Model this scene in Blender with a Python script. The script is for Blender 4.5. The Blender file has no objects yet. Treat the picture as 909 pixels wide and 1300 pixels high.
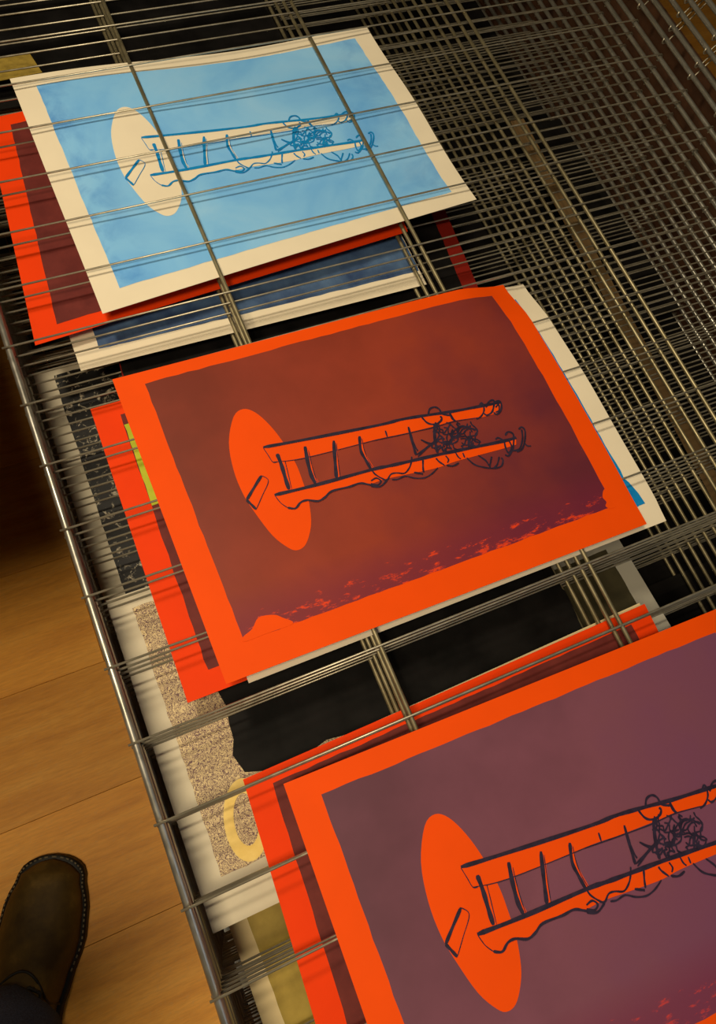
import bpy, bmesh, math, random
from mathutils import Matrix, Vector
random.seed(11)
PI = math.pi
P = 0.0636            # metres per wire pitch: all layout below is written in wire pitches
DZ = 0.2825           # vertical pitch of the shelves (in wire pitches)
FLOOR = -8.5          # floor below the top shelf (in wire pitches)
def W(x, y, z=0.0): return Vector((x*P, y*P, (z-FLOOR)*P))
scene = bpy.context.scene
C = scene.collection

# ------------------------------------------------------------------ camera
R = ((0.90939085, -0.38879026, 0.14781884), (-0.31304373, -0.8737474, -0.37224872), (0.27388301, 0.29224582, -0.91628624))
cd = bpy.data.cameras.new('camera'); cam = bpy.data.objects.new('camera', cd); C.objects.link(cam)
rx, dn, fw = Vector(R[0]), Vector(R[1]), Vector(R[2])
m = Matrix((rx, -dn, -fw)).transposed().to_4x4()
m.translation = W(0.68378, 1.53101, 10.52313)
cam.matrix_world = m
cd.sensor_fit = 'AUTO'; cd.sensor_width = 36.0; cd.lens = 36.0*1017.97/1300.0; cd.clip_start = 0.02
scene.camera = cam

# ------------------------------------------------------------------ light
vs = scene.view_settings
vs.view_transform = 'Standard'; vs.look = 'None'; vs.gamma = 1.0; vs.use_curve_mapping = False
vs.exposure = 0.0
wd = bpy.data.worlds.new('room_ambient'); scene.world = wd; wd.use_nodes = True
wd.node_tree.nodes['Background'].inputs[0].default_value = (1.0, 0.80, 0.58, 1)
wd.node_tree.nodes['Background'].inputs[1].default_value = 0.012
def area(name, loc, target, size, power, col, size_y=None):
    l = bpy.data.lights.new(name, 'AREA'); l.energy = power; l.color = col; l.size = size
    if size_y: l.shape = 'RECTANGLE'; l.size_y = size_y
    o = bpy.data.objects.new(name, l); C.objects.link(o)
    o.location = loc; o.rotation_euler = (target-loc).to_track_quat('-Z', 'Y').to_euler()
    return o
area('ceiling_lamp_over_table', W(-2.2, 13, 20.5), W(2, 8, 0), 0.16, 11.4, (1.0, 0.85, 0.59))
area('ceiling_lamp_by_rack_front', W(-5, 0, 20), W(0, 1, -4), 0.24, 12.6, (1.0, 0.82, 0.54))
area('window_daylight', W(14, -24, 18), W(4, 1, 0), 1.1, 3.4, (0.70, 0.82, 1.0), 1.3)

# ------------------------------------------------------------------ helpers
def lin(r, g, b):
    f = lambda c: (c/255/12.92) if c/255 <= .04045 else ((c/255+.055)/1.055)**2.4
    return (f(r), f(g), f(b), 1)
def obj(name, me, mat=None, parent=None):
    o = bpy.data.objects.new(name, me); C.objects.link(o)
    if mat and not me.materials: me.materials.append(mat)
    if parent: o.parent = parent
    return o
def empty(name, loc=(0, 0, 0), rot=(0, 0, 0)):
    o = bpy.data.objects.new(name, None); C.objects.link(o)
    o.location = loc; o.rotation_euler = rot; o.empty_display_size = .05
    return o
def tag(o, label=None, cat=None, group=None, kind=None):
    if label: o['label'] = label
    if cat: o['category'] = cat
    if group: o['group'] = group
    if kind: o['kind'] = kind
    return o
def mesh(name, V, F, smooth=False):
    me = bpy.data.meshes.new(name); me.from_pydata([tuple(v) for v in V], [], F); me.update()
    if smooth:
        for p in me.polygons: p.use_smooth = True
    return me
def tube(path, r, n=8, caps=True, name='tube'):
    """round bar along a list of points; r is a number or a list"""
    path = [Vector(p) for p in path]; V = []; F = []
    up = None
    for i, p in enumerate(path):
        d = (path[min(i+1, len(path)-1)] - path[max(i-1, 0)]).normalized()
        if up is None: up = Vector((0, 0, 1)) if abs(d.z) < .9 else Vector((1, 0, 0))
        s = d.cross(up).normalized(); t = s.cross(d).normalized(); up = t
        rr = r[i] if isinstance(r, (list, tuple)) else r
        for k in range(n):
            a = 2*PI*k/n; V.append(p + s*math.cos(a)*rr + t*math.sin(a)*rr)
    for i in range(len(path)-1):
        for k in range(n):
            a = i*n+k; b = i*n+(k+1) % n; F.append((a, b, b+n, a+n))
    if caps:
        F.append(tuple(range(n-1, -1, -1))); F.append(tuple(range((len(path)-1)*n, len(path)*n)))
    return mesh(name, V, F, True)
def box(x0, x1, y0, y1, z0, z1, name='box', bev=0.0):
    bm = bmesh.new(); bmesh.ops.create_cube(bm, size=1)
    for v in bm.verts: v.co = Vector(((x0+x1)/2+v.co.x*(x1-x0), (y0+y1)/2+v.co.y*(y1-y0), (z0+z1)/2+v.co.z*(z1-z0)))
    if bev: bmesh.ops.bevel(bm, geom=bm.edges[:], offset=bev, segments=1, affect='EDGES')
    me = bpy.data.meshes.new(name); bm.to_mesh(me); bm.free(); return me

class Mat:
    def __init__(s, name):
        s.m = bpy.data.materials.new(name); s.m.use_nodes = True
        s.t = s.m.node_tree; s.b = s.t.nodes['Principled BSDF']
    def n(s, typ, **kw):
        nd = s.t.nodes.new(typ)
        for k, v in kw.items():
            if isinstance(k, str) and hasattr(nd, k): setattr(nd, k, v)
        return nd
    def l(s, a, b): s.t.links.new(a, b)
    def coords(s, what='UV', scale=(1, 1, 1)):
        tc = s.n('ShaderNodeTexCoord'); mp = s.n('ShaderNodeMapping'); mp.inputs['Scale'].default_value = scale
        s.l(tc.outputs[what], mp.inputs[0]); return mp.outputs[0]
    def noise(s, vec, scale, detail=4, rough=.55, dist=0.0):
        nd = s.n('ShaderNodeTexNoise'); nd.inputs['Scale'].default_value = scale; nd.inputs['Detail'].default_value = detail
        nd.inputs['Roughness'].default_value = rough; nd.inputs['Distortion'].default_value = dist
        s.l(vec, nd.inputs['Vector']); return nd.outputs['Fac']
    def ramp(s, fac, *stops):
        nd = s.n('ShaderNodeValToRGB'); e = nd.color_ramp.elements
        while len(e) > len(stops): e.remove(e[-1])
        while len(e) < len(stops): e.new(.5)
        for q, (p, c) in zip(e, stops): q.position = p; q.color = c
        s.l(fac, nd.inputs[0]); return nd.outputs[0]
    def mix(s, fac, a, b, mode='MIX'):
        nd = s.n('ShaderNodeMix'); nd.data_type = 'RGBA'; nd.blend_type = mode
        for sock, v in ((nd.inputs[0], fac), (nd.inputs[6], a), (nd.inputs[7], b)):
            if hasattr(v, 'links'): s.l(v, sock)
            else: sock.default_value = v
        return nd.outputs[2]
    def math(s, op, a, b=None):
        nd = s.n('ShaderNodeMath'); nd.operation = op
        for i, v in enumerate((a, b)):
            if v is None: continue
            if hasattr(v, 'links'): s.l(v, nd.inputs[i])
            else: nd.inputs[i].default_value = v
        return nd.outputs[0]
    def sep(s, vec):
        nd = s.n('ShaderNodeSeparateXYZ'); s.l(vec, nd.inputs[0]); return nd.outputs
    def set(s, color=None, rough=None, metal=None, spec=None, bump=None, bstr=.2, bdist=.001):
        if color is not None:
            if hasattr(color, 'links'): s.l(color, s.b.inputs['Base Color'])
            else: s.b.inputs['Base Color'].default_value = color
        if rough is not None:
            if hasattr(rough, 'links'): s.l(rough, s.b.inputs['Roughness'])
            else: s.b.inputs['Roughness'].default_value = rough
        if metal is not None: s.b.inputs['Metallic'].default_value = metal
        if spec is not None: s.b.inputs['Specular IOR Level'].default_value = spec
        if bump is not None:
            bn = s.n('ShaderNodeBump'); bn.inputs['Strength'].default_value = bstr; bn.inputs['Distance'].default_value = bdist
            s.l(bump, bn.inputs['Height']); s.l(bn.outputs[0], s.b.inputs['Normal'])
        return s.m
BW = ((0, 0, 0, 1), (1, 1, 1, 1))

# ------------------------------------------------------------------ materials
def metal(name, c1, c2, rough):
    k = Mat(name); v = k.coords('Object', (1, 1, 1))
    f = k.noise(v, 38, 3); col = k.ramp(f, (.35, c1), (.65, c2))
    return k.set(col, k.ramp(k.noise(v, 90, 2), (.3, (rough-.08,)*3+(1,)), (.7, (rough+.1,)*3+(1,))), .82, bump=f, bstr=.15)
M_WIRE = metal('galvanised_wire', lin(168, 160, 140), lin(194, 186, 166), .44)
M_ROD = metal('zinc_plated_rod', lin(152, 142, 110), lin(176, 165, 132), .48)
M_RAIL = metal('zinc_plated_rail', lin(166, 162, 150), lin(190, 187, 178), .36)
M_FRAME = metal('grey_painted_steel', lin(70, 70, 70), lin(88, 88, 86), .5)
M_TRAY = metal('black_darkening_tray', lin(24, 22, 20), lin(34, 31, 28), .6); M_TRAY.node_tree.nodes['Principled BSDF'].inputs['Metallic'].default_value = 0
M_PANEL = metal('brown_shading_panel', lin(72, 44, 26), lin(90, 56, 32), .7); M_PANEL.node_tree.nodes['Principled BSDF'].inputs['Metallic'].default_value = 0

def paper(name, c, var=.06, rough=.75):
    k = Mat(name); v = k.coords('UV', (6.6, 4.7, 1))
    d = tuple(x*(1-var) for x in c[:3])+(1,)
    f = k.noise(v, 1.3, 5)
    return k.set(k.ramp(f, (.35, d), (.65, c)), rough, 0, .12, bump=k.noise(v, 160, 2), bstr=.05, bdist=.0004)
M_ORANGE = paper('orange_paper', lin(235, 77, 0), .05, .62)
M_REDPAPER = paper('red_orange_paper', lin(230, 60, 2), .06, .65)
M_SHADEDRED = paper('shaded_red_paper', lin(120, 24, 14), .1)  # shade of the deep shelf put into the red paper colour
M_MARGIN = paper('shaded_cream_paper', lin(204, 194, 172), .1)  # cream paper greyed, shade on the margins painted in
M_WHITE = paper('white_cartridge_paper', lin(232, 220, 196), .05)
M_CREAM = paper('cream_paper', lin(226, 206, 160), .07)
M_GREYPAPER = paper('pale_grey_paper', lin(172, 168, 156), .08)
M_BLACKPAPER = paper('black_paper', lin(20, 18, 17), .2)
M_KRAFT = paper('brown_kraft_paper', lin(118, 94, 62), .25)
M_YELLOW = paper('ochre_paper', lin(156, 132, 58), .3)

def flecked(name, a, b, fleck, amount=1.0):
    """overprinted ink: brown-red running into purple, the purple a cool reflection painted in, with worn flecks of the paper along the lower edge"""
    k = Mat(name); v = k.coords('UV'); x, y, z = k.sep(v)
    w = k.coords('UV', (6.6, 4.7, 1))
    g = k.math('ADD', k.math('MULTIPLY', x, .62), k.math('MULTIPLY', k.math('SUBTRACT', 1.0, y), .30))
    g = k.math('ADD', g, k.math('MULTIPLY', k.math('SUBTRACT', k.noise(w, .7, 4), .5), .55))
    base = k.ramp(g, (.10, tuple(q*.58 for q in a[:3])+(1,)), (.42, a), (.82, b))  # cool reflection painted into the ink: dull upper left, purple lower right
    base = k.mix(k.math('MULTIPLY', k.noise(w, 22, 4), .16), base, tuple(q*.55 for q in a[:3])+(1,))
    # purple halo and flecks in a band at the bottom
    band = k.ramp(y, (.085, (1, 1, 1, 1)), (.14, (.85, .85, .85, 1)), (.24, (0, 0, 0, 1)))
    ww = k.coords('UV', (9, 17, 1))
    nz = k.noise(ww, 2.6, 9, .74)
    worn = k.ramp(k.math('MULTIPLY', nz, k.math('ADD', .55, k.math('MULTIPLY', band, .5))), (.545, BW[0]), (.62, BW[1]))
    worn = k.mix(1.0, worn, k.ramp(band, (.0, BW[0]), (.35, BW[1])), 'MULTIPLY')
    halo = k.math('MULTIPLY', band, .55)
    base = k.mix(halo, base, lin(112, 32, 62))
    base = k.mix(k.math('MULTIPLY', worn, amount), base, fleck)
    return k.set(base, .5, 0, .22, bump=k.noise(w, 90, 3), bstr=.04, bdist=.0004)
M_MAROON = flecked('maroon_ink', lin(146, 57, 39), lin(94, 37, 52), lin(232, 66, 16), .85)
M_PLUM = flecked('plum_ink', lin(122, 73, 92), lin(114, 66, 102), lin(228, 66, 40), .5)  # purple ink with the cool window sheen painted in
def plain_ink(name, a, b, scale=3, rough=.5, spec=.2, lo=.35, hi=.65):
    k = Mat(name); w = k.coords('UV', (6.6, 4.7, 1))
    return k.set(k.ramp(k.noise(w, scale, 6, .6), (lo, a), (hi, b)), rough, 0, spec)
M_DARKMAROON = plain_ink('dark_maroon_ink', lin(92, 36, 34), lin(106, 44, 40), 3, .6, .15)
M_NAVYLINE = plain_ink('dark_navy_line_ink', lin(34, 28, 46), lin(48, 40, 62), 8)
M_BLUELINE = plain_ink('strong_blue_line_ink', lin(8, 118, 190), lin(20, 138, 205), 8)
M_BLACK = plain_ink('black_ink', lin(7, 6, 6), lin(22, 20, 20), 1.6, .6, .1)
M_OLIVE = plain_ink('olive_ink', lin(140, 118, 44), lin(166, 142, 62), 2)
M_DARKOLIVE = plain_ink('dark_olive_ink', lin(58, 54, 38), lin(74, 68, 48), 2)
M_LIME = plain_ink('lime_ink', lin(158, 170, 24), lin(178, 186, 36), 3)
M_SHADEDBLUE = plain_ink('shaded_blue_ink', lin(42, 62, 104), lin(84, 112, 150), 1.1)  # same blue ink with the deeper shelf's shadow put into its colour
M_RINGYELLOW = plain_ink('yellow_ink', lin(214, 182, 96), lin(230, 202, 124), 3)
def blue_wash():
    k = Mat('sky_blue_wash_ink'); v = k.coords('UV'); x, y, z = k.sep(v)
    w = k.coords('UV', (6.6, 4.7, 1))
    n1 = k.noise(w, .55, 5, .55, .6)
    base = k.ramp(n1, (.25, lin(96, 168, 238)), (.5, lin(128, 192, 246)), (.75, lin(152, 204, 246)))
    # pooled ink near the left and right edges
    e = k.math('ADD', k.ramp(x, (.05, BW[1]), (.17, BW[0])), k.ramp(x, (.72, BW[0]), (.96, (.55,)*3+(1,))))
    pool = k.math('MULTIPLY', e, k.ramp(k.noise(w, 1.6, 6, .6, .4), (.42, BW[0]), (.66, BW[1])))
    base = k.mix(k.math('MULTIPLY', pool, .75), base, lin(30, 112, 204))
    return k.set(base, .6, 0, .3)
M_BLUE = blue_wash()
def maze_ink():
    k = Mat('stippled_purple_ink'); w = k.coords('UV', (6.6, 4.7, 1))
    f = k.noise(w, 18, 2, .5, 1.2)
    t = k.math('ABSOLUTE', k.math('SUBTRACT', k.math('FRACT', k.math('MULTIPLY', f, 6.0)), .5))
    col = k.ramp(t, (.18, lin(106, 80, 80)), (.30, lin(208, 186, 142)))
    return k.set(col, .6, 0, .3)
M_MAZE = maze_ink()
def speckle_ink():
    k = Mat('speckled_black_ink'); w = k.coords('UV', (6.6, 4.7, 1))
    f = k.noise(w, 7, 5, .7, .8)
    return k.set(k.ramp(f, (.56, lin(20, 18, 20)), (.64, lin(170, 160, 140))), .6, 0, .3)
M_SPECKLE = speckle_ink()
def wood():
    k = Mat('brown_laminate_floor'); oi = k.n('ShaderNodeObjectInfo')
    tc = k.n('ShaderNodeTexCoord'); mp = k.n('ShaderNodeMapping'); mp.inputs['Scale'].default_value = (1.6, 14, 1)
    cmb = k.n('ShaderNodeCombineXYZ'); rr = k.math('MULTIPLY', oi.outputs['Random'], 30.0)
    k.l(rr, cmb.inputs[0]); k.l(rr, cmb.inputs[1]); k.l(cmb.outputs[0], mp.inputs['Location'])
    k.l(tc.outputs['Object'], mp.inputs[0])
    g = k.noise(mp.outputs[0], 3.2, 9, .62, .5)
    fine = k.noise(mp.outputs[0], 26, 6, .65)
    mp2 = k.n('ShaderNodeMapping'); k.l(tc.outputs['Object'], mp2.inputs[0])
    spk = k.noise(mp2.outputs[0], 190, 3, .6)
    c = k.ramp(g, (.28, lin(212, 140, 48)), (.5, lin(234, 162, 60)), (.75, lin(244, 178, 78)))
    c = k.mix(k.ramp(fine, (.4, BW[0]), (.75, (.35,)*3+(1,))), c, lin(160, 98, 40))
    c = k.mix(k.ramp(spk, (.56, BW[0]), (.72, (.4,)*3+(1,))), c, lin(214, 160, 92))
    v = k.math('ADD', .90, k.math('MULTIPLY', oi.outputs['Random'], .16))
    hs = k.n('ShaderNodeHueSaturation'); k.l(c, hs.inputs['Color']); k.l(v, hs.inputs['Value'])
    return k.set(hs.outputs[0], .55, 0, .35, bump=fine, bstr=.12, bdist=.0006)
M_WOOD = wood()
def leather():
    k = Mat('dark_brown_leather'); v = k.coords('Object')
    n = k.noise(v, 22, 5, .6); c = k.ramp(n, (.35, lin(60, 44, 18)), (.55, lin(84, 64, 24)), (.72, lin(116, 90, 40)))
    return k.set(c, k.ramp(n, (.3, (.5,)*3+(1,)), (.7, (.66,)*3+(1,))), 0, .3, bump=k.noise(v, 240, 4), bstr=.18, bdist=.0008)
M_LEATHER = leather()
k = Mat('black_rubber_sole'); M_SOLE = k.set(k.ramp(k.noise(k.coords('Object'), 60), (.4, lin(16, 14, 13)), (.7, lin(28, 25, 22))), .6, 0, .35)
k = Mat('pale_waxed_thread'); M_THREAD = k.set(k.ramp(k.noise(k.coords('Object'), 300), (.4, lin(110, 100, 80)), (.7, lin(150, 138, 112))), .5)
k = Mat('black_lace'); M_LACE = k.set(k.ramp(k.noise(k.coords('Object'), 400), (.4, lin(20, 18, 16)), (.7, lin(40, 36, 32))), .7)
def denim():
    k = Mat('blue_denim'); v = k.coords('Object', (1, 1, 1)); n = k.noise(v, 500, 3)
    c = k.ramp(n, (.4, lin(30, 40, 62)), (.65, lin(58, 70, 96)))
    c = k.mix(k.ramp(k.noise(v, 9, 4), (.4, BW[0]), (.7, (.5,)*3+(1,))), c, lin(44, 58, 88))
    return k.set(c, .85, 0, .2, bump=n, bstr=.3, bdist=.0006)
M_DENIM = denim()
k = Mat('table_beech'); v = k.coords('Object', (2, 16, 2)); M_TABLE = k.set(k.ramp(k.noise(v, 3, 7), (.35, lin(120, 84, 50)), (.65, lin(150, 108, 66))), .5)

# ------------------------------------------------------------------ floor
fl = empty('floor', (0, 0, 0)); tag(fl, 'brown wood laminate floor below the drying rack', kind='structure')
sub = obj('underlay', box(-3.4, 3.4, -3.4, 3.4, -.03, -.012), M_SOLE, fl)
PW, PL, GAP = .174, 1.30, .0005
pm = box(-PL/2+GAP/2, PL/2-GAP/2, -PW/2+GAP/2, PW/2-GAP/2, -.012, 0, 'plank', .0003)
y = .72*P + PW/2 - 17*PW; r = 0
while y < 3.2:
    x = -3.2 + (r*.47 % 1.0)*PL - PL/2
    while x < 3.2:
        o = obj('plank', pm, M_WOOD, fl); o.location = (x+PL/2, y, 0); x += PL
    y += PW; r += 1

# ------------------------------------------------------------------ drying rack
RW_, RR, RL = .0165, .034, .050          # wire, rod and rail radii (in wire pitches)
Y0, Y1 = -4, 20                          # first and last wire
XR = 13.61                               # rear rail
NSH = 24                                 # lowered shelves
def L(*pts): return [Vector((a*P, b*P, c*P)) for a, b, c in pts]
X0 = -XR                                 # shelf coordinates are measured from the hinge
h = RL+RW_
me_wire = tube(L((X0-.085, 0, 0), (X0+4, 0, 0), (-.05, 0, 0), (.03, 0, -.008), (.075, 0, -.045), (.085, 0, -.09), (.06, 0, -.13), (.0, 0, -.15)), RW_*P, 6, name='wire')
ya, yb = Y0-.3, Y1+.3
me_rod = tube(L((0, ya, -(RW_+RR)), (0, 8, -(RW_+RR)), (0, yb, -(RW_+RR))), RR*P, 8, name='rod')
me_rail = tube(L((0, ya, -h), (0, 8, -h), (0, yb, -h)), RL*P, 10, name='front_rail')
me_rear = tube(L((0, ya, -h), (0, 8, -h), (0, yb, -h)), RL*P*.94, 10, name='rear_rail')
me_end = tube(L((X0, 0, -h), (-6, 0, -h), (0, 0, -h)), RL*P, 8, name='end_bar')
ORD = ['topmost', 'second', 'third', 'fourth', 'fifth', 'sixth', 'seventh', 'eighth', 'ninth', 'tenth', 'eleventh', 'twelfth', 'thirteenth', 'fourteenth', 'fifteenth',
       'sixteenth', 'seventeenth', 'eighteenth', 'nineteenth', 'twentieth', 'twenty-first', 'twenty-second', 'twenty-third', 'twenty-fourth']
def shelf(zlev, ang, label, group, jit=0.0):
    e = empty('wire_drying_shelf', W(XR+random.uniform(-jit, jit), random.uniform(-jit, jit), zlev), (0, ang, 0))
    tag(e, label, 'drying shelf', group)
    obj('front_rail', me_rail, M_RAIL, e).location = (X0*P, 0, 0)
    obj('rear_rail', me_rear, M_RAIL, e).location = (0, 0, 0)
    for xr in (3.364, 6.755, 10.058):
        obj('support_rod', me_rod, M_ROD, e).location = ((xr-XR)*P, 0, 0)
    for yy in (ya, yb): obj('end_bar', me_end, M_RAIL, e).location = (0, yy*P, 0)
    for k in range(Y0, Y1+1):
        obj('wire', me_wire, M_WIRE, e).location = (0, k*P, 0)
    return e
for s in range(NSH):
    if s == 0: lab = 'topmost lowered wire shelf, carrying the two large maroon and orange prints'
    elif s == 1: lab = 'second wire shelf from the top, carrying the sky blue print'
    else: lab = ORD[s]+' wire shelf from the top of the lowered stack'
    shelf(-s*DZ, 0, lab, 'lowered wire drying shelves', 0 if s == 0 else .012)
for s in range(14):
    shelf((s+1)*DZ, math.radians(123), ('lowest' if s == 0 else ORD[s])+(' of' if s == 0 else ' lowest of')+' the raised wire shelves standing upright behind the rack', 'raised wire drying shelves', .01)
fr = empty('rack_frame', W(6.8, 8, FLOOR)); tag(fr, 'grey steel frame and base that carry the wire drying shelves', 'rack frame')
fc = lambda x0, x1, y0, y1, z0, z1: box((x0-6.8)*P, (x1-6.8)*P, (y0-8)*P, (y1-8)*P, (z0-FLOOR)*P, (z1-FLOOR)*P, bev=.002)
for yy in (Y0-.95, Y1+.95):
    obj('rear_post', fc(XR-.1, XR+.45, yy-.25, yy+.25, FLOOR+.9, 16), M_FRAME, fr)
    obj('front_post', fc(-.2, .3, yy-.25, yy+.25, FLOOR+.9, -.2), M_FRAME, fr)
    obj('base_bar', fc(-.2, XR+.45, yy-.25, yy+.25, FLOOR+.45, FLOOR+.9), M_FRAME, fr)
obj('darkening_tray', fc(.3, XR-.1, Y0-.7, Y1+.7, FLOOR+.62, FLOOR+.70), M_TRAY, fr)  # tray added to blacken the view down through the shelves
obj('shading_panel', fc(XR+.62, XR+.74, Y0-.7, Y1+.7, FLOOR+.62, .1), M_PANEL, fr)  # panel added to darken the lit floor seen behind the rack
for xx in (.05, XR+.1): obj('side_bar', fc(xx-.2, xx+.2, Y0-.7, Y1+.7, FLOOR+.5, FLOOR+.88), M_FRAME, fr)
for yy in (Y0-.95, Y1+.95):
    for xx in (.05, XR+.1):
        c = obj('castor', tube([((xx-6.8)*P, (yy-8-.12)*P, .45*P/2+.0), ((xx-6.8)*P, (yy-8+.12)*P, .45*P/2)], .45*P/2, 14), M_SOLE, fr)

# ------------------------------------------------------------------ prints
def catmull(pts, n=6, closed=False):
    out = []; N = len(pts)
    rng = range(N) if closed else range(N-1)
    g = (lambda i: pts[i % N]) if closed else (lambda i: pts[max(0, min(N-1, i))])
    for i in rng:
        a, b, c, d = g(i-1), g(i), g(i+1), g(i+2)
        for j in range(n):
            t = j/n
            out.append(tuple(.5*((2*b[q])+(-a[q]+c[q])*t+(2*a[q]-5*b[q]+4*c[q]-d[q])*t*t+(-a[q]+3*b[q]-3*c[q]+d[q])*t**3) for q in (0, 1)))
    if not closed: out.append(tuple(pts[-1]))
    return out
def even(pts, n=60):
    """the smoothed line resampled at n even steps along the sheet"""
    c = catmull(pts, 6); a, b = c[0][0], c[-1][0]; out = []
    for k in range(n+1):
        x = a+(b-a)*k/n; best = c[-1]
        for p, q in zip(c, c[1:]):
            if p[0] <= x <= q[0]:
                t = (x-p[0])/max(1e-9, q[0]-p[0]); best = (x, p[1]+(q[1]-p[1])*t); break
        out.append(best)
    return out
class Sheet:
    """a sheet of paper lying on shelf s; quad = tl, tr, br, bl in wire pitches; hf(u,v) = lift in wire pitches"""
    def __init__(self, name, s, quad, mat, label, cat='print', hf=None, group=None, nu=36, nv=26):
        self.q = quad; self.z = -s*DZ+RW_+.012; self.hf = hf or (lambda u, v: 0.0)
        cx = sum(a for a, b in quad)/4; cy = sum(b for a, b in quad)/4
        self.c = W(cx, cy, self.z)
        self.w = math.dist(quad[0], quad[1]); self.h = math.dist(quad[0], quad[3])
        V = []; F = []; UV = []
        for lay in (0, -.006):
            for j in range(nv+1):
                for i in range(nu+1):
                    V.append(self.pt(i/nu, j/nv, lay)); UV.append((i/nu, j/nv))
        n1 = (nu+1)*(nv+1); ix = lambda i, j: j*(nu+1)+i
        for j in range(nv):
            for i in range(nu):
                a, b, c, d = ix(i, j), ix(i+1, j), ix(i+1, j+1), ix(i, j+1)
                F.append((a, b, c, d)); F.append((n1+d, n1+c, n1+b, n1+a))
        rim = [ix(i, 0) for i in range(nu)]+[ix(nu, j) for j in range(nv)]+[ix(i, nv) for i in range(nu, 0, -1)]+[ix(0, j) for j in range(nv, 0, -1)]
        b0 = len(V); m_ = len(rim)
        for a in rim: V.append(V[a]); UV.append(UV[a]); V.append(V[n1+a]); UV.append(UV[a])
        for i in range(m_):
            a, b = b0+2*i, b0+2*((i+1) % m_); F.append((b, a, a+1, b+1))
        self.o = self.mk(name, V, F, UV, mat, None)
        self.o.location = self.c
        tag(self.o, label, cat, group)
    def pt(self, u, v, dz=0.0):
        tl, tr, br, bl = self.q
        x = bl[0]*(1-u)*(1-v)+br[0]*u*(1-v)+tr[0]*u*v+tl[0]*(1-u)*v
        y = bl[1]*(1-u)*(1-v)+br[1]*u*(1-v)+tr[1]*u*v+tl[1]*(1-u)*v
        return W(x, y, self.z+self.hf(u, v)+dz)-self.c
    def mk(self, name, V, F, UV, mat, parent):
        me = mesh(name, V, F, True); ul = me.uv_layers.new(name='UVMap')
        for lp in me.loops: ul.data[lp.index].uv = UV[lp.vertex_index]
        return obj(name, me, mat, parent)
    def grid(self, name, mat, lay, u0, u1, v0, v1, nu=36, nv=26, edge=0.0, seed=0, parent=None):
        """block of ink; edge = raggedness of its outline"""
        rnd = random.Random(seed); N = 60
        nz = [[rnd.uniform(-1, 1) for _ in range(N+1)] for _ in range(4)]
        w = lambda k, t: edge*(nz[k][int(t*(N-1))]*(1-(t*(N-1)) % 1)+nz[k][int(t*(N-1))+1]*((t*(N-1)) % 1))
        V = []; UV = []; F = []
        for j in range(nv+1):
            for i in range(nu+1):
                s, t = i/nu, j/nv
                a = u0+w(0, t); b = u1+w(1, t); c = v0+w(2, s)*1.4; d = v1+w(3, s)*1.4
                u, v = a+(b-a)*s, c+(d-c)*t
                V.append(self.pt(u, v, lay*.0035)); UV.append((u, v))
        for j in range(nv):
            for i in range(nu):
                a = j*(nu+1)+i; F.append((a, a+1, a+nu+2, a+nu+1))
        return self.mk(name, V, F, UV, mat, parent or self.o)
    def blob(self, name, mat, lay, outline, rings=8, parent=None):
        """star-shaped patch of ink inside an outline"""
        cu = sum(p[0] for p in outline)/len(outline); cv = sum(p[1] for p in outline)/len(outline); n = len(outline)
        UV = [(cu, cv)]
        for r in range(1, rings+1):
            for u, v in outline: UV.append((cu+(u-cu)*r/rings, cv+(v-cv)*r/rings))
        F = [(0, 1+i, 1+(i+1) % n) for i in range(n)]
        for r in range(rings-1):
            for i in range(n):
                a = 1+r*n+i; b = 1+r*n+(i+1) % n; F.append((a, a+n, b+n, b))
        area2 = sum(outline[i][0]*outline[(i+1) % n][1]-outline[(i+1) % n][0]*outline[i][1] for i in range(n))
        if area2 < 0: F = [tuple(reversed(f)) for f in F]
        return self.mk(name, [self.pt(u, v, lay*.0035) for u, v in UV], F, UV, mat, parent or self.o)
    def strip(self, name, mat, lay, top, bot, parent=None):
        V = []; UV = []; F = []; K = 3
        for a, b in zip(top, bot):
            for k in range(K+1): UV.append((b[0]+(a[0]-b[0])*k/K, b[1]+(a[1]-b[1])*k/K))
        for i in range(len(top)-1):
            for k in range(K):
                a = i*(K+1)+k; F.append((a, a+K+1, a+K+2, a+1))
        return self.mk(name, [self.pt(u, v, lay*.0035) for u, v in UV], F, UV, mat, parent or self.o)
    def strokes(self, name, mat, lay, lines, parent=None, wmul=1.0):
        V = []; UV = []; F = []
        for n, (w, pts) in enumerate(lines):
            w = w*wmul/95.0/2
            c = catmull(pts, 5 if len(pts) > 2 else 3)
            q = [(u*self.w, v*self.h) for u, v in c]; b0 = len(UV)
            for i, (x, y) in enumerate(q):
                x1, y1 = q[min(i+1, len(q)-1)]; x2, y2 = q[max(i-1, 0)]
                dx, dy = x1-x2, y1-y2; l = math.hypot(dx, dy) or 1
                ww = w*(.92+.12*math.sin(i*1.1+n))
                if i in (0, len(q)-1): ww *= .6
                nx, ny = -dy/l*ww, dx/l*ww
                UV.append(((x+nx)/self.w, (y+ny)/self.h)); UV.append(((x-nx)/self.w, (y-ny)/self.h))
            for i in range(len(q)-1):
                a = b0+2*i; F.append((a, a+1, a+3, a+2))
        V = [self.pt(u, v, lay*.0035+.0004*(i % 3)) for i, (u, v) in enumerate(UV)]
        return self.mk(name, V, F, UV, mat, parent or self.o)
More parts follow.
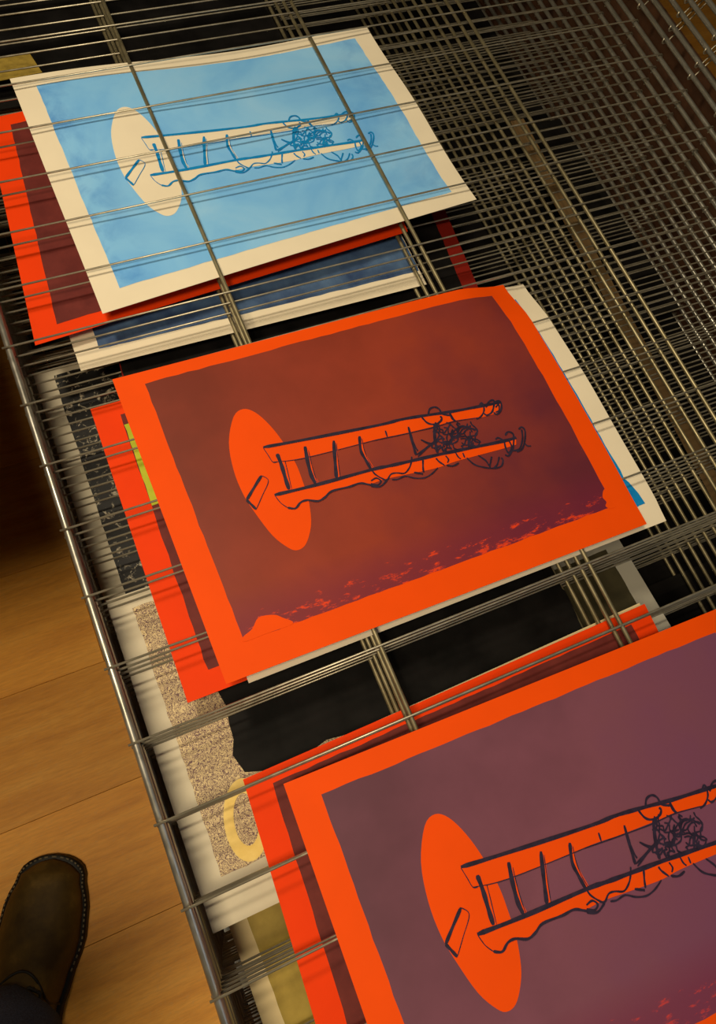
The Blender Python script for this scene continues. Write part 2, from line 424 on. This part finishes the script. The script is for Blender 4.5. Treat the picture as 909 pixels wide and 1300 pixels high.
def ladder_art(sh, paper_mat, line_mat, wmul=1.0):
    sh.blob('ellipse', paper_mat, 2, catmull(ELL, 4, True))
    sh.strip('ladder_rail', paper_mat, 3, even(RAIL1T), even(RAIL1B))
    sh.strip('ladder_rail', paper_mat, 3, even(RAIL2T), even(RAIL2B))
    for w_, L_ in STROKES[7:15:2]:
        sh.strokes('ladder_rung', paper_mat, 4, [(3.4, [(p[0]+.0052, p[1]-.002) for p in L_])])
    sh.strokes('line_drawing', line_mat, 5, STROKES, wmul=wmul)

# traced artwork, in fractions of the sheet
ELL=[[.2428,.7811],[.2162,.7643],[.1853,.6869],[.1717,.5947],[.171,.5108],[.1795,.4417],[.1953,.3582],[.216,.3077],[.231,.2921],[.2498,.2976],[.2687,.3264],[.2844,.3667],[.297,.432],[.3015,.4965],[.3028,.5574],[.2954,.6391],[.2831,.705],[.265,.7582]]
RAIL1T=[[.2503,.6368],[.3414,.6209],[.5147,.5945],[.5652,.589],[.6204,.5791],[.6897,.5638],[.7664,.5514],[.8125,.5434]]
RAIL1B=[[.257,.5809],[.3246,.5627],[.5008,.5503],[.5503,.5432],[.6161,.5367],[.6835,.5313],[.7487,.5162],[.8016,.5137]]
RAIL2T=[[.2322,.4771],[.3214,.4674],[.4554,.4591],[.4926,.4525],[.5334,.4472],[.6027,.4391],[.6681,.4297],[.7726,.4134],[.8065,.4108]]
RAIL2B=[[.2472,.4251],[.267,.4179],[.2799,.4283],[.2959,.4283],[.3145,.4163],[.3321,.421],[.3515,.4316],[.3914,.4277],[.4164,.428],[.4337,.4166],[.4741,.4166],[.5257,.4092],[.5988,.3988],[.6479,.4001],[.7644,.3911],[.7986,.3896]]
STROKES=[[2.6,[[.2503,.6368],[.3414,.6209],[.5147,.5945],[.5658,.5909],[.6211,.581],[.6904,.5657],[.7671,.5533],[.8156,.545]]],[2.8,[[.2322,.4771],[.3214,.4674],[.4554,.4591],[.493,.4537],[.5338,.4484],[.6032,.4403],[.6685,.431],[.7731,.4146],[.8069,.412]]],[.6,[[.2498,.6351],[.2537,.6053],[.257,.5809],[.2657,.5761]]],[.6,[[.257,.5809],[.3246,.5627],[.5004,.5492]]],[.8,[[.4813,.5503],[.5729,.5385],[.6341,.532],[.6835,.5313],[.7444,.5182]]],[.6,[[.2322,.4771],[.2378,.4476],[.2475,.4262]]],[1.7,[[.2475,.4262],[.2626,.4164],[.2782,.4291],[.2942,.4292],[.3145,.4163],[.3321,.421],[.3518,.4327],[.3917,.4288],[.4167,.4291],[.4337,.4166],[.453,.3993]]],[3.0,[[.273,.6025],[.272,.5627],[.2684,.5184],[.266,.4801]]],[.6,[[.2829,.573],[.279,.5378],[.2717,.4792]]],[3.0,[[.3371,.5989],[.3294,.5511],[.324,.5041],[.3251,.473]]],[.6,[[.3408,.5833],[.3351,.5422],[.3311,.5007],[.3301,.4694]]],[2.8,[[.4028,.5893],[.3866,.5242],[.3732,.4684]]],[.6,[[.4058,.5783],[.3928,.5212],[.3817,.4693]]],[2.4,[[.4619,.578],[.4506,.532],[.4513,.5],[.4539,.461]]],[.6,[[.4645,.5671],[.458,.5285],[.457,.491],[.4598,.4595]]],[1.6,[[.5231,.5701],[.5209,.5482]]],[2.2,[[.5774,.5595],[.5704,.5089],[.5642,.4607]]],[1.3,[[.5723,.5294],[.5714,.4871],[.5728,.4722]]],[2.2,[[.2225,.5494],[.1973,.5191],[.1729,.4891]]],[2.0,[[.1729,.4891],[.1786,.4698],[.184,.4512]]],[.6,[[.2225,.5494],[.232,.5266],[.2075,.4873],[.184,.4512]]],[1.3,[[.4546,.4651],[.457,.4433],[.4685,.4207],[.4776,.4129],[.4911,.4257],[.5046,.424],[.5206,.4151],[.5361,.4264],[.5462,.4425],[.5534,.4602]]],[1.4,[[.4421,.4251],[.4561,.4286],[.4628,.4145],[.4522,.406],[.4396,.4174]]],[1.5,[[.4369,.4086],[.4569,.3989],[.4772,.4117]]],[1.2,[[.4877,.408],[.5003,.4034],[.5197,.4051],[.5382,.3894],[.5591,.3808],[.58,.3861],[.5988,.3988]]],[1.5,[[.5749,.4395],[.5678,.4183],[.5626,.3985]]],[1.5,[[.6047,.4304],[.6074,.4171],[.6158,.3991]]],[1.3,[[.6283,.4285],[.6305,.4133],[.6248,.404]]],[1.3,[[.6537,.4308],[.6547,.4125],[.6585,.4022]]],[1.5,[[.6695,.4198],[.6684,.4025]]],[1.6,[[.542,.4083],[.5552,.3979],[.5598,.3943]]],[1.5,[[.62,.3971],[.634,.3883],[.65,.3921]]],[1.6,[[.6345,.5771],[.6431,.5953],[.6567,.5987],[.6653,.5874],[.6678,.5656],[.6862,.5536]]],[1.7,[[.6175,.5775],[.6239,.5527],[.6373,.5414],[.6527,.5431],[.6613,.5539],[.6592,.5622]]],[2.2,[[.6852,.5651],[.685,.543],[.6882,.5306]]],[2.4,[[.6367,.5395],[.6209,.4854],[.6138,.4459]]],[1.4,[[.7596,.5537],[.7686,.5647],[.7707,.5562],[.766,.5359],[.7525,.5197],[.7382,.5151]]],[1.6,[[.7738,.5435],[.7874,.5599],[.8002,.5595],[.7927,.5387],[.7813,.5214],[.7668,.5169],[.7625,.5263]]],[1.6,[[.7996,.5507],[.8109,.5532],[.8128,.5372],[.8023,.5156],[.79,.51],[.7857,.5194]]],[1.4,[[.796,.5335],[.8061,.5402],[.8004,.5202],[.7901,.5174]]],[1.4,[[.6727,.4005],[.6821,.3712],[.7001,.3521],[.7202,.339],[.7395,.3369],[.7505,.3531],[.7496,.3643]]],[1.4,[[.701,.3964],[.712,.3713],[.715,.3521],[.7292,.3775],[.7117,.343]]],[1.5,[[.7753,.4136],[.7705,.3868],[.7725,.3715],[.7858,.3869],[.7863,.4158]]],[1.6,[[.7843,.4313],[.795,.4396],[.8037,.4282],[.7994,.4097],[.7857,.3797],[.7691,.3623],[.7615,.3694]]],[1.5,[[.822,.436],[.8315,.4405],[.8343,.4229],[.8188,.386],[.8041,.3674],[.791,.3664]]],[1.5,[[.8287,.4329],[.8191,.4005],[.8009,.3726],[.7834,.3735]]],[1.2,[[.8188,.386],[.8219,.3737],[.8304,.3689]]],[1.5,[[.758,.4289],[.7663,.4309],[.7742,.4177]]],[1.3,[[.7202,.339],[.7332,.347],[.7464,.3694]]],[1.2,[[.5666,.461],[.5894,.4715],[.6156,.4843]]],[1.2,[[.5667,.4539],[.5999,.4738],[.6167,.4802]]],[1.2,[[.5909,.5051],[.6044,.4873],[.6156,.4771]]],[1.2,[[.5924,.5022],[.6062,.478]]],[1.2,[[.6796,.4671],[.6896,.4646],[.6957,.4544],[.6908,.4408],[.698,.4319],[.7058,.4241]]],[1.2,[[.6781,.4545],[.6829,.4429],[.6924,.4389],[.7014,.4334],[.7091,.4254],[.7184,.4344]]],[1.2,[[.6411,.4634],[.6377,.4761],[.6422,.4898],[.6373,.5013],[.6354,.5148],[.6258,.5185]]],[1.2,[[.7187,.5004],[.708,.4971],[.7014,.5069],[.6914,.5096],[.6913,.5239],[.6958,.5149]]],[1.2,[[.6331,.4636],[.6431,.4695],[.6507,.4614],[.6609,.4603],[.6713,.4643],[.677,.4775]]],[1.2,[[.6355,.5151],[.6252,.5103],[.6332,.516],[.6408,.5276],[.644,.5419],[.6398,.5308]]],[1.2,[[.6558,.4949],[.6471,.501],[.6498,.5153],[.6411,.5214],[.6377,.5341],[.6433,.5475]]],[1.2,[[.7061,.4908],[.6959,.4841],[.6951,.4697],[.7023,.4609],[.6979,.4471],[.7015,.4346]]],[1.2,[[.7051,.4437],[.6984,.4314],[.6994,.4431],[.7073,.4542],[.7054,.4678],[.7102,.4816]]],[1.2,[[.7221,.5138],[.722,.502],[.7262,.4898],[.7274,.4758],[.7186,.4658],[.713,.4525]]],[1.2,[[.6831,.5014],[.6825,.487],[.6917,.4819],[.7016,.4895],[.7122,.4904],[.714,.4767]]],[1.2,[[.6165,.4645],[.6071,.4683],[.6125,.4783],[.6208,.4885],[.6309,.4878],[.6413,.4887]]],[1.2,[[.619,.4695],[.6273,.4627],[.6277,.4488],[.6364,.443],[.6292,.4474],[.6306,.4616]]],[1.2,[[.713,.5104],[.7059,.498],[.6953,.4962],[.6859,.4874],[.6773,.4773],[.6691,.4845]]],[1.2,[[.7227,.4791],[.7169,.4897],[.7106,.4999],[.7008,.5032],[.6902,.5029],[.6826,.4912]]],[1.2,[[.7105,.4408],[.7073,.4536],[.7003,.4627],[.69,.4573],[.6827,.4455],[.6723,.442]]],[1.2,[[.6525,.4709],[.6619,.479],[.6725,.4815],[.6808,.4747],[.6909,.4726],[.698,.4636]]],[1.2,[[.6652,.4687],[.6607,.4806],[.6677,.4928],[.6771,.5013],[.6874,.5072],[.6879,.5216]]],[1.2,[[.6444,.4824],[.6393,.4936],[.6379,.5074],[.6441,.5202],[.6466,.5346],[.6528,.5477]]],[1.2,[[.7106,.4909],[.7202,.4869],[.7266,.4768],[.7205,.4637],[.7101,.4645],[.6998,.4659]]],[1.2,[[.6319,.4724],[.6423,.4745],[.6514,.4696],[.6564,.4582],[.6553,.444],[.6624,.4351]]],[1.2,[[.6774,.4739],[.6673,.4758],[.6617,.4865],[.6595,.5],[.6632,.5141],[.6552,.5216]]],[1.2,[[.6639,.4789],[.6567,.467],[.6474,.4585],[.6484,.4448],[.6423,.4515],[.6319,.4501]]],[1.2,[[.6419,.5121],[.6491,.5034],[.6588,.511],[.6681,.5198],[.6755,.5318],[.6719,.5203]]],[1.2,[[.6373,.4655],[.6474,.4646],[.6573,.4715],[.666,.4813],[.6659,.4954],[.6738,.5066]]],[1.2,[[.6247,.4925],[.6287,.4803],[.6363,.4722],[.6422,.4618],[.6364,.4489],[.6261,.4446]]],[1.2,[[.7013,.4693],[.6982,.4551],[.6928,.4417],[.686,.4295],[.676,.4319],[.6756,.4459]]],[1.2,[[.6487,.4632],[.6577,.4724],[.6674,.4798],[.6779,.4831],[.6836,.4964],[.6919,.5072]]],[1.2,[[.663,.497],[.6654,.4836],[.6565,.4741],[.6499,.4618],[.64,.4641],[.6381,.4776]]],[1.2,[[.6375,.4592],[.6273,.4601],[.6173,.4545],[.6118,.4652],[.6197,.4629],[.6299,.4678]]],[1.2,[[.633,.4896],[.6235,.4817],[.6136,.4837],[.621,.4795],[.6286,.4907],[.6368,.5012]]],[1.2,[[.7099,.4555],[.7116,.4419],[.7208,.4369],[.7173,.4468],[.7087,.4531],[.7021,.4628]]],[1.2,[[.6854,.4768],[.6798,.4875],[.6809,.502],[.6767,.5142],[.6734,.527],[.6662,.5359]]],[1.2,[[.6776,.4904],[.6673,.4914],[.6579,.4957],[.6502,.4844],[.6482,.4701],[.6475,.4559]]]]

def smooth(t): t = max(0.0, min(1.0, t)); return t*t*(3-2*t)
def droop(u, v, d=.20): return -d*smooth((u-.85)/.15)*smooth((v-.81)/.19)+.05*smooth((u-.7)/.3)*math.sin(PI*min(1, max(0, (v-.1)/.75)))
def waves(a, ph=0.0, k=1.0): return lambda u, v: a*(math.sin(5.2*u*k+ph)*math.cos(3.1*v+ph)+.5*math.sin(9.1*v*k+2*u+ph))*.5

# top shelf
p2 = Sheet('screen_print', 0, [(1.23, 8.01), (7.87, 7.93), (7.88, 3.21), (1.27, 3.26)], M_ORANGE,
    'orange sheet with maroon ink field and ladder drawing, lying whole mid rack',
    hf=lambda u, v: droop(u, v)+.014*(1+math.sin(6*u+1)*math.cos(4*v)), group='ladder screen prints')
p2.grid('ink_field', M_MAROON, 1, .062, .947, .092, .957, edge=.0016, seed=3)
p2.blob('bare_patch', M_ORANGE, 2, catmull([(.0615, .0915), (.062, .105), (.085, .118), (.105, .142), (.135, .135), (.150, .118), (.165, .0925), (.11, .0918)], 4, True), 3)
p2.blob('bare_patch', M_ORANGE, 2, catmull([(.935, .088), (.928, .10), (.935, .112), (.932, .13), (.942, .15), (.951, .15), (.952, .12), (.951, .088)], 4, True), 3)
ladder_art(p2, M_ORANGE, M_NAVYLINE, 1.9)
p3 = Sheet('screen_print', 0, [(1.51, 1.85), (8.26, 1.68), (8.18, -3.0), (1.41, -2.83)], M_ORANGE,
    'orange sheet with plum ink field and ladder drawing, nearest and cut by frame',
    hf=lambda u, v: .014*(1+math.sin(5*u+2)*math.cos(3*v)), group='ladder screen prints')
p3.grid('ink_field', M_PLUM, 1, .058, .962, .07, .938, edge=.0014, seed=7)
ladder_art(p3, M_ORANGE, M_NAVYLINE, 1.9)

# second shelf
def blue_h(u, v):
    return .085+.05*math.sin(7.0*u+.5)*smooth((v-.3)/.7)+.03*math.sin(9*v+3*u)
pb = Sheet('screen_print', 1, [(1.34, 14.29), (8.00, 14.18), (8.25, 9.74), (1.44, 9.29)], M_WHITE,
    'white sheet with sky blue ink field and ladder drawing, lying under the top wires', hf=blue_h, group='ladder screen prints', nu=48, nv=34)
pb.grid('ink_field', M_BLUE, 1, .056, .948, .068, .945, 48, 34, edge=.0012, seed=5)
ladder_art(pb, M_WHITE, M_BLUELINE, 1.9)
b2 = Sheet('screen_print', 1, [(1.55, 7.98), (8.38, 7.98), (8.45, 3.20), (1.57, 3.22)], M_WHITE,
    'white sheet with blue ink peeking out to the right from under the middle maroon print',
    hf=lambda u, v: droop(u, v, .16)+.012+.010*math.sin(14*v)*smooth((u-.7)/.3)-.05*smooth((.1-v)/.1), group='ladder screen prints')
b2.grid('ink_field', M_BLUELINE, 1, .056, .953, .075, .94, edge=.002, seed=9)
b2.blob('ink_corner', M_BLUELINE, 2, [(.93, .076), (.950, .076), (.969, .076), (.966, .115), (.958, .16), (.945, .2), (.93, .2), (.93, .14)], 3)

# third shelf
r2 = Sheet('screen_print', 2, [(.81, 7.97), (7.41, 8.00), (7.36, 3.28), (.75, 3.31)], M_REDPAPER,
    'red orange sheet with lime strip, sticking out left under the middle maroon print', hf=waves(.012, 1), group='ladder screen prints')
r2.grid('ink_field', M_DARKMAROON, 1, .058, .945, .07, .95, edge=.0015, seed=2)
r2.grid('lime_block', M_LIME, 2, .060, .16, .615, .91, 8, 12, edge=.0012, seed=4)
ff = Sheet('screen_print', 2, [(.75, 13.94), (7.35, 14.35), (6.95, 9.70), (.35, 9.29)], M_REDPAPER,
    'orange edged dark maroon sheet sticking out left from under the sky blue print', hf=waves(.012, 2), group='ladder screen prints')
ff.grid('ink_field', M_DARKMAROON, 1, .058, .945, .055, .95, edge=.0015, seed=12)
e1 = Sheet('screen_print', 2, [(1.09, 2.12), (7.55, 2.18), (7.40, -2.50), (.835, -2.54)], M_REDPAPER,
    'red orange sheet with maroon field, half hidden under the nearest plum print', hf=waves(.014, 3), group='ladder screen prints')
e1.grid('ink_field', M_DARKMAROON, 1, .054, .945, .06, .958, edge=.0015, seed=13)

# fourth shelf
hh = Sheet('screen_print', 3, [(.90, 13.50), (6.98, 13.45), (6.95, 8.74), (.87, 8.83)], M_WHITE,
    'white sheet with blue ink in painted shade between the sky blue and maroon prints', hf=waves(.014, 4), group='ladder screen prints')
hh.grid('ink_field', M_SHADEDBLUE, 1, .062, .998, .065, .94, edge=.0015, seed=21)
Sheet('paper_sheet', 3, [(1.22, 8.10), (7.80, 8.12), (7.78, 3.50), (1.20, 3.48)], M_CREAM,
    'cream sheet with only its top left edge showing beside the lime striped red sheet', 'paper sheet')
Sheet('paper_sheet', 3, [(1.30, 2.12), (7.66, 2.24), (7.60, -2.30), (1.25, -2.30)], M_CREAM,
    'cream sheet showing as a pale line behind the top edge of the lower red sheet', 'paper sheet')

# fifth shelf
dd = Sheet('screen_print', 4, [(.14, 5.21), (6.74, 5.20), (6.72, .53), (.12, .54)], M_MARGIN,
    'cream sheet with stippled purple border, black blot and yellow ring', group='prints on the lower shelves')
dd.grid('stippled_field', M_MAZE, 1, .049, .998, .125, .95, edge=.002, seed=31)
rb = random.Random(8)
bl = []
for i in range(60):
    a = 2*PI*i/60; ca, sa = math.cos(a), math.sin(a)
    mx = max(abs(ca)/(.40 if ca < 0 else .436), abs(sa)/.30); bl.append((.555+ca/mx*(1+rb.uniform(-.03, .03)), .645+sa/mx*(1+rb.uniform(-.04, .04))))
dd.blob('black_blot', M_BLACK, 2, bl, 6)
ring = [(.78, .96), (.655, 1.40+.3), (.70, 1.42), (.85, 1.2), (1.04, 1.16), (1.20, 1.35), (1.22, 1.7), (1.10, 2.0), (.93, 2.08)]
dd.grid('black_band', M_BLACK, 2.5, .55, .999, .345, .945, 12, 10, edge=.001, seed=51)
n = 40; outer = []; inner = []
for i in range(n+1):
    a = 2*PI*i/n; c_, s_ = math.cos(a), math.sin(a)
    outer.append(((.97+.30*c_+.08*s_-.12)/6.6, (1.66+.52*s_-.54)/4.67)); inner.append(((.97+.165*c_+.05*s_-.12)/6.6, (1.66+.33*s_-.54)/4.67))
dd.strip('yellow_ring', M_RINGYELLOW, 3, outer, inner)
gg = Sheet('screen_print', 4, [(1.80, 12.30), (8.40, 12.60), (7.95, 7.95), (1.35, 7.62)], M_SHADEDRED,
    'black inked sheet with shade-darkened red border, deep between sky blue and maroon prints', group='prints on the lower shelves')
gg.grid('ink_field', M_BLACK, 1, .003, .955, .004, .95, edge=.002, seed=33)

# deeper shelves
gr = Sheet('screen_print', 6, [(1.95, 3.45), (8.42, 3.45), (8.62, -1.2), (1.95, -1.2)], M_GREYPAPER,
    'pale grey sheet with dark olive ink, deep right of the lower support rods', group='prints on the lower shelves')
gr.grid('ink_field', M_DARKOLIVE, 1, .06, .948, .06, .975, edge=.002, seed=35)
ii = Sheet('screen_print', 7, [(.12, 9.75), (6.72, 9.75), (6.70, 5.05), (.08, 5.05)], M_MARGIN,
    'cream sheet with speckled black ink deep in rack along the front rail', group='prints on the lower shelves')
ii.grid('ink_field', M_SPECKLE, 1, .048, .95, .03, .97, edge=.002, seed=36)
ol = Sheet('screen_print', 7, [(.30, .95), (6.9, .95), (6.9, -3.7), (.36, -3.7)], M_CREAM,
    'cream sheet with olive ink deep in the rack at the bottom of the photo', group='prints on the lower shelves')
ol.grid('ink_field', M_OLIVE, 1, .040, .95, .06, .96, edge=.001, seed=37)
def dark_sheet(s, x0, x1, y0, y1, label, seed, sk=.0):  # the deepest ones are added, black where only shade lies
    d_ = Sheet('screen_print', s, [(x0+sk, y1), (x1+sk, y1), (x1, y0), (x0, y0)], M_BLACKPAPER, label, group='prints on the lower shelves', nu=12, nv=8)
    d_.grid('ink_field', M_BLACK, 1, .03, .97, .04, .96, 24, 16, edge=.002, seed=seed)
dark_sheet(4, .35, 6.95, 14.75, 19.4, 'black inked sheet behind the sky blue print at the top left', 41)
dark_sheet(11, 6.9, 13.5, -3.2, 2.6, 'added black sheet darkening the rack depth under right edge of the plum print', 42)
dark_sheet(12, 6.9, 13.5, 2.3, 8.3, 'added black sheet as shade under the bare wires right of the maroon print', 43)
dark_sheet(11, 6.9, 13.5, 7.9, 13.7, 'added black sheet as shade under the bare wires right of the sky blue print', 44)
dark_sheet(12, 6.9, 13.5, 13.4, 19.4, 'added black sheet as shade under the bare wires along the top edge', 45)
Sheet('paper_strip', 7, [(11.25, 12.9), (11.60, 12.9), (11.05, 3.0), (10.70, 3.0)], M_KRAFT,
    'narrow brown paper strip lying deep under the empty right half of the shelves', 'paper strip', nu=3, nv=30)
Sheet('paper_scrap', 3, [(.53, 15.70), (1.88, 15.65), (1.97, 15.14), (.52, 15.07)], M_YELLOW,
    'small ochre paper scrap deep in the rack at the top left corner', 'paper scrap', nu=8, nv=4)

# ------------------------------------------------------------------ the photographer's foot
T = Vector((-2.75, 2.62)); AX = Vector((.40, .9165)); SX = Vector((.9165, -.40))      # toe tip, heel-to-toe axis, side
def sp(d, w, z): q = T-AX*d+SX*w; return Vector((q.x*P, q.y*P, z*P))                  # d back from toe, w sideways, z above floor
pr = empty('person', sp(3.3, 0, 0)); tag(pr, 'standing person, one brown leather shoe and blue jeans leg beside the rack', 'person')
org = sp(3.3, 0, 0)
def interp(tab, t):
    for (a, x), (b, y_) in zip(tab, tab[1:]):
        if t <= b: s = (t-a)/(b-a); s = s*s*(3-2*s); return x+(y_-x)*s
    return tab[-1][1]
WR = [(0, .0), (.06, .26), (.2, .47), (.45, .66), (.9, .80), (1.5, .84), (2.2, .74), (2.9, .62), (3.7, .60), (4.2, .54), (4.5, .32), (4.6, .0)]
CEN = [(0, .05), (.9, 0), (1.5, -.02), (2.6, -.10), (4.6, -.06)]
HT = [(0, .42), (.1, .56), (.35, .70), (.9, .84), (1.5, 1.02), (2.1, 1.32), (2.7, 1.70), (3.2, 1.95), (4.0, 2.0), (4.5, 1.9), (4.6, 1.7)]
ds = [0, .02, .06, .13, .22, .34, .5, .7, .95, 1.2, 1.5, 1.8, 2.1, 2.4, 2.7, 3.0, 3.3, 3.6, 3.9, 4.15, 4.35, 4.5, 4.57, 4.6]
def wid(d): return max(.0, math.sqrt(max(0, 1-((.45-d)/.45)**2))*.66 if d < .45 else interp(WR, d))
def loft(zb, ztop, dw, n=18, e=2.4, name='shoe'):
    V = []; F = []
    for d in ds:
        w = max(.012, wid(d)*1.0+dw if wid(d) > .02 else .012); c = interp(CEN, d); zt = ztop(d)
        for k in range(n):
            a = PI*k/(n-1); ca, sa = math.cos(a), math.sin(a)
            V.append(sp(d+(-dw*.9 if d < .3 else (dw*.9 if d > 4.3 else 0)), c+w*math.copysign(abs(ca)**(2/e), ca), zb+(zt-zb)*abs(sa)**(2/e))-org)
    for i in range(len(ds)-1):
        for k in range(n-1):
            a = i*n+k; F.append((a, a+1, a+n+1, a+n))
        F.append((i*n+n-1, i*n, (i+1)*n, (i+1)*n+n-1))
    F.append(tuple(range(n))[::-1]); F.append(tuple(range((len(ds)-1)*n, len(ds)*n)))
    me = mesh(name, V, F, True); bm = bmesh.new(); bm.from_mesh(me); bmesh.ops.recalc_face_normals(bm, faces=bm.faces); bm.to_mesh(me); bm.free()
    return me
shoe = obj('shoe', loft(.24, lambda d: interp(HT, d), -.06), M_LEATHER, pr); tag(shoe, 'dark brown leather lace-up shoe')
obj('sole', loft(0.0, lambda d: .30, .035, e=7.0, name='sole'), M_SOLE, shoe)
# pale stitches round the welt of the toe
bm = bmesh.new()
path = [(d, s) for s in (1,) for d in [2.4-.04*i for i in range(58)]]
pl = []
for i in range(110):
    t = i/109; d = 2.2*(abs(2*t-1))**1.5
    pl.append((d, (1 if t > .5 else -1)*max(0, wid(d)-.015)+interp(CEN, d)))
for i in range(0, 108, 2):
    (d0, w0), (d1, w1) = pl[i], pl[i+1]
    a, b = sp(d0+.01, w0, .305)-org, sp(d1+.01, w1, .305)-org
    dr = (b-a)
    if dr.length < 1e-5: continue
    s_ = dr.normalized().cross(Vector((0, 0, 1)))*.0009; u_ = Vector((0, 0, .0009))
    vs_ = [bm.verts.new(a+s_), bm.verts.new(a-s_), bm.verts.new(b-s_), bm.verts.new(b+s_), bm.verts.new(a+u_), bm.verts.new(b+u_)]
    for f in ((0, 4, 5, 3), (1, 2, 5, 4), (0, 1, 4), (2, 3, 5)): bm.faces.new([vs_[q] for q in f])
me = bpy.data.meshes.new('welt_stitching'); bm.to_mesh(me); bm.free(); obj('welt_stitching', me, M_THREAD, shoe)
# toe cap seam, tongue edge and laces
def over(d, w):                                     # a point on the upper
    ww = wid(d)-.06; c = interp(CEN, d); zt = interp(HT, d); t = max(-1, min(1, w/ww))
    return sp(d, c+w, .24+(zt-.24)*(1-abs(t)**2.4)**(1/2.4)+.015)-org
obj('vamp_seam', tube([over(1.95+.55*(w/.55)**2, w) for w in [-.62+.062*i for i in range(21)]], .0016, 6), M_SOLE, shoe)
for i in range(4):
    d = 2.25+.27*i
    obj('lace', tube([over(d+.05*math.cos(w*6), w) for w in [-.3+.06*j for j in range(11)]], .0026, 6), M_LACE, shoe)
obj('lace', tube([over(2.3, 0)+Vector((0, 0, .002)), over(2.2, .22)+Vector((0, 0, .006)), over(2.3, .42)+Vector((0, 0, .004)), over(2.55, .45)], .0022, 6), M_LACE, shoe)
# trouser leg
V = []; F = []; n = 28
prof = [(1.30, .98, 1.0), (1.42, 1.18, 1.02), (1.6, 1.21, 1.0), (2.3, 1.17, .95), (3.2, 1.14, .9), (5.0, 1.18, .6), (7.4, 1.22, .2), (9.0, 1.30, .0), (11.0, 1.42, -.3), (13.0, 1.52, -.6)]
for i, (z, r_, sh) in enumerate(prof):
    for k in range(n):
        a = 2*PI*k/n; wob = 1+.045*math.sin(3*a+z*2.2)*(1 if z < 4 else .4)+.02*math.sin(7*a+z)
        V.append(sp(3.45-(.0 if i else 0)-sh*.1-r_*1.02*wob*math.cos(a)+(.25 if z < 2 and math.cos(a) < 0 else 0)*0, -.08+r_*.86*wob*math.sin(a), z+.10*math.cos(a)*(1 if i < 3 else 0))-org)
for i in range(len(prof)-1):
    for k in range(n):
        a = i*n+k; b = i*n+(k+1) % n; F.append((a, b, b+n, a+n))
F.append(tuple(range((len(prof)-1)*n, len(prof)*n)))
me = mesh('trouser_leg', V, F, True); bm = bmesh.new(); bm.from_mesh(me); bmesh.ops.recalc_face_normals(bm, faces=bm.faces); bm.to_mesh(me); bm.free()
obj('trouser_leg', me, M_DENIM, pr)

# ------------------------------------------------------------------ unseen table added outside the left edge to shade the floor
tb = empty('shade_table', W(-6.5, 14, FLOOR)); tag(tb, 'wooden table added left of the drying rack to shade the floor', 'table')
tc = lambda x0, x1, y0, y1, z0, z1: box((x0+6.5)*P, (x1+6.5)*P, (y0-14)*P, (y1-14)*P, z0*P, z1*P, bev=.003)
obj('table_top', tc(-12, -.85, 5.0, 21, 11.2, 11.7), M_TABLE, tb)
for xx in (-11.5, -5.6):
    for yy in (5.8, 20): obj('leg', tc(xx, xx+.6, yy, yy+.6, 0, 11.2), M_TABLE, tb)
for yy in (5.95, 20.15): obj('apron', tc(-10.9, -5.0, yy, yy+.3, 9.8, 11.2), M_TABLE, tb)
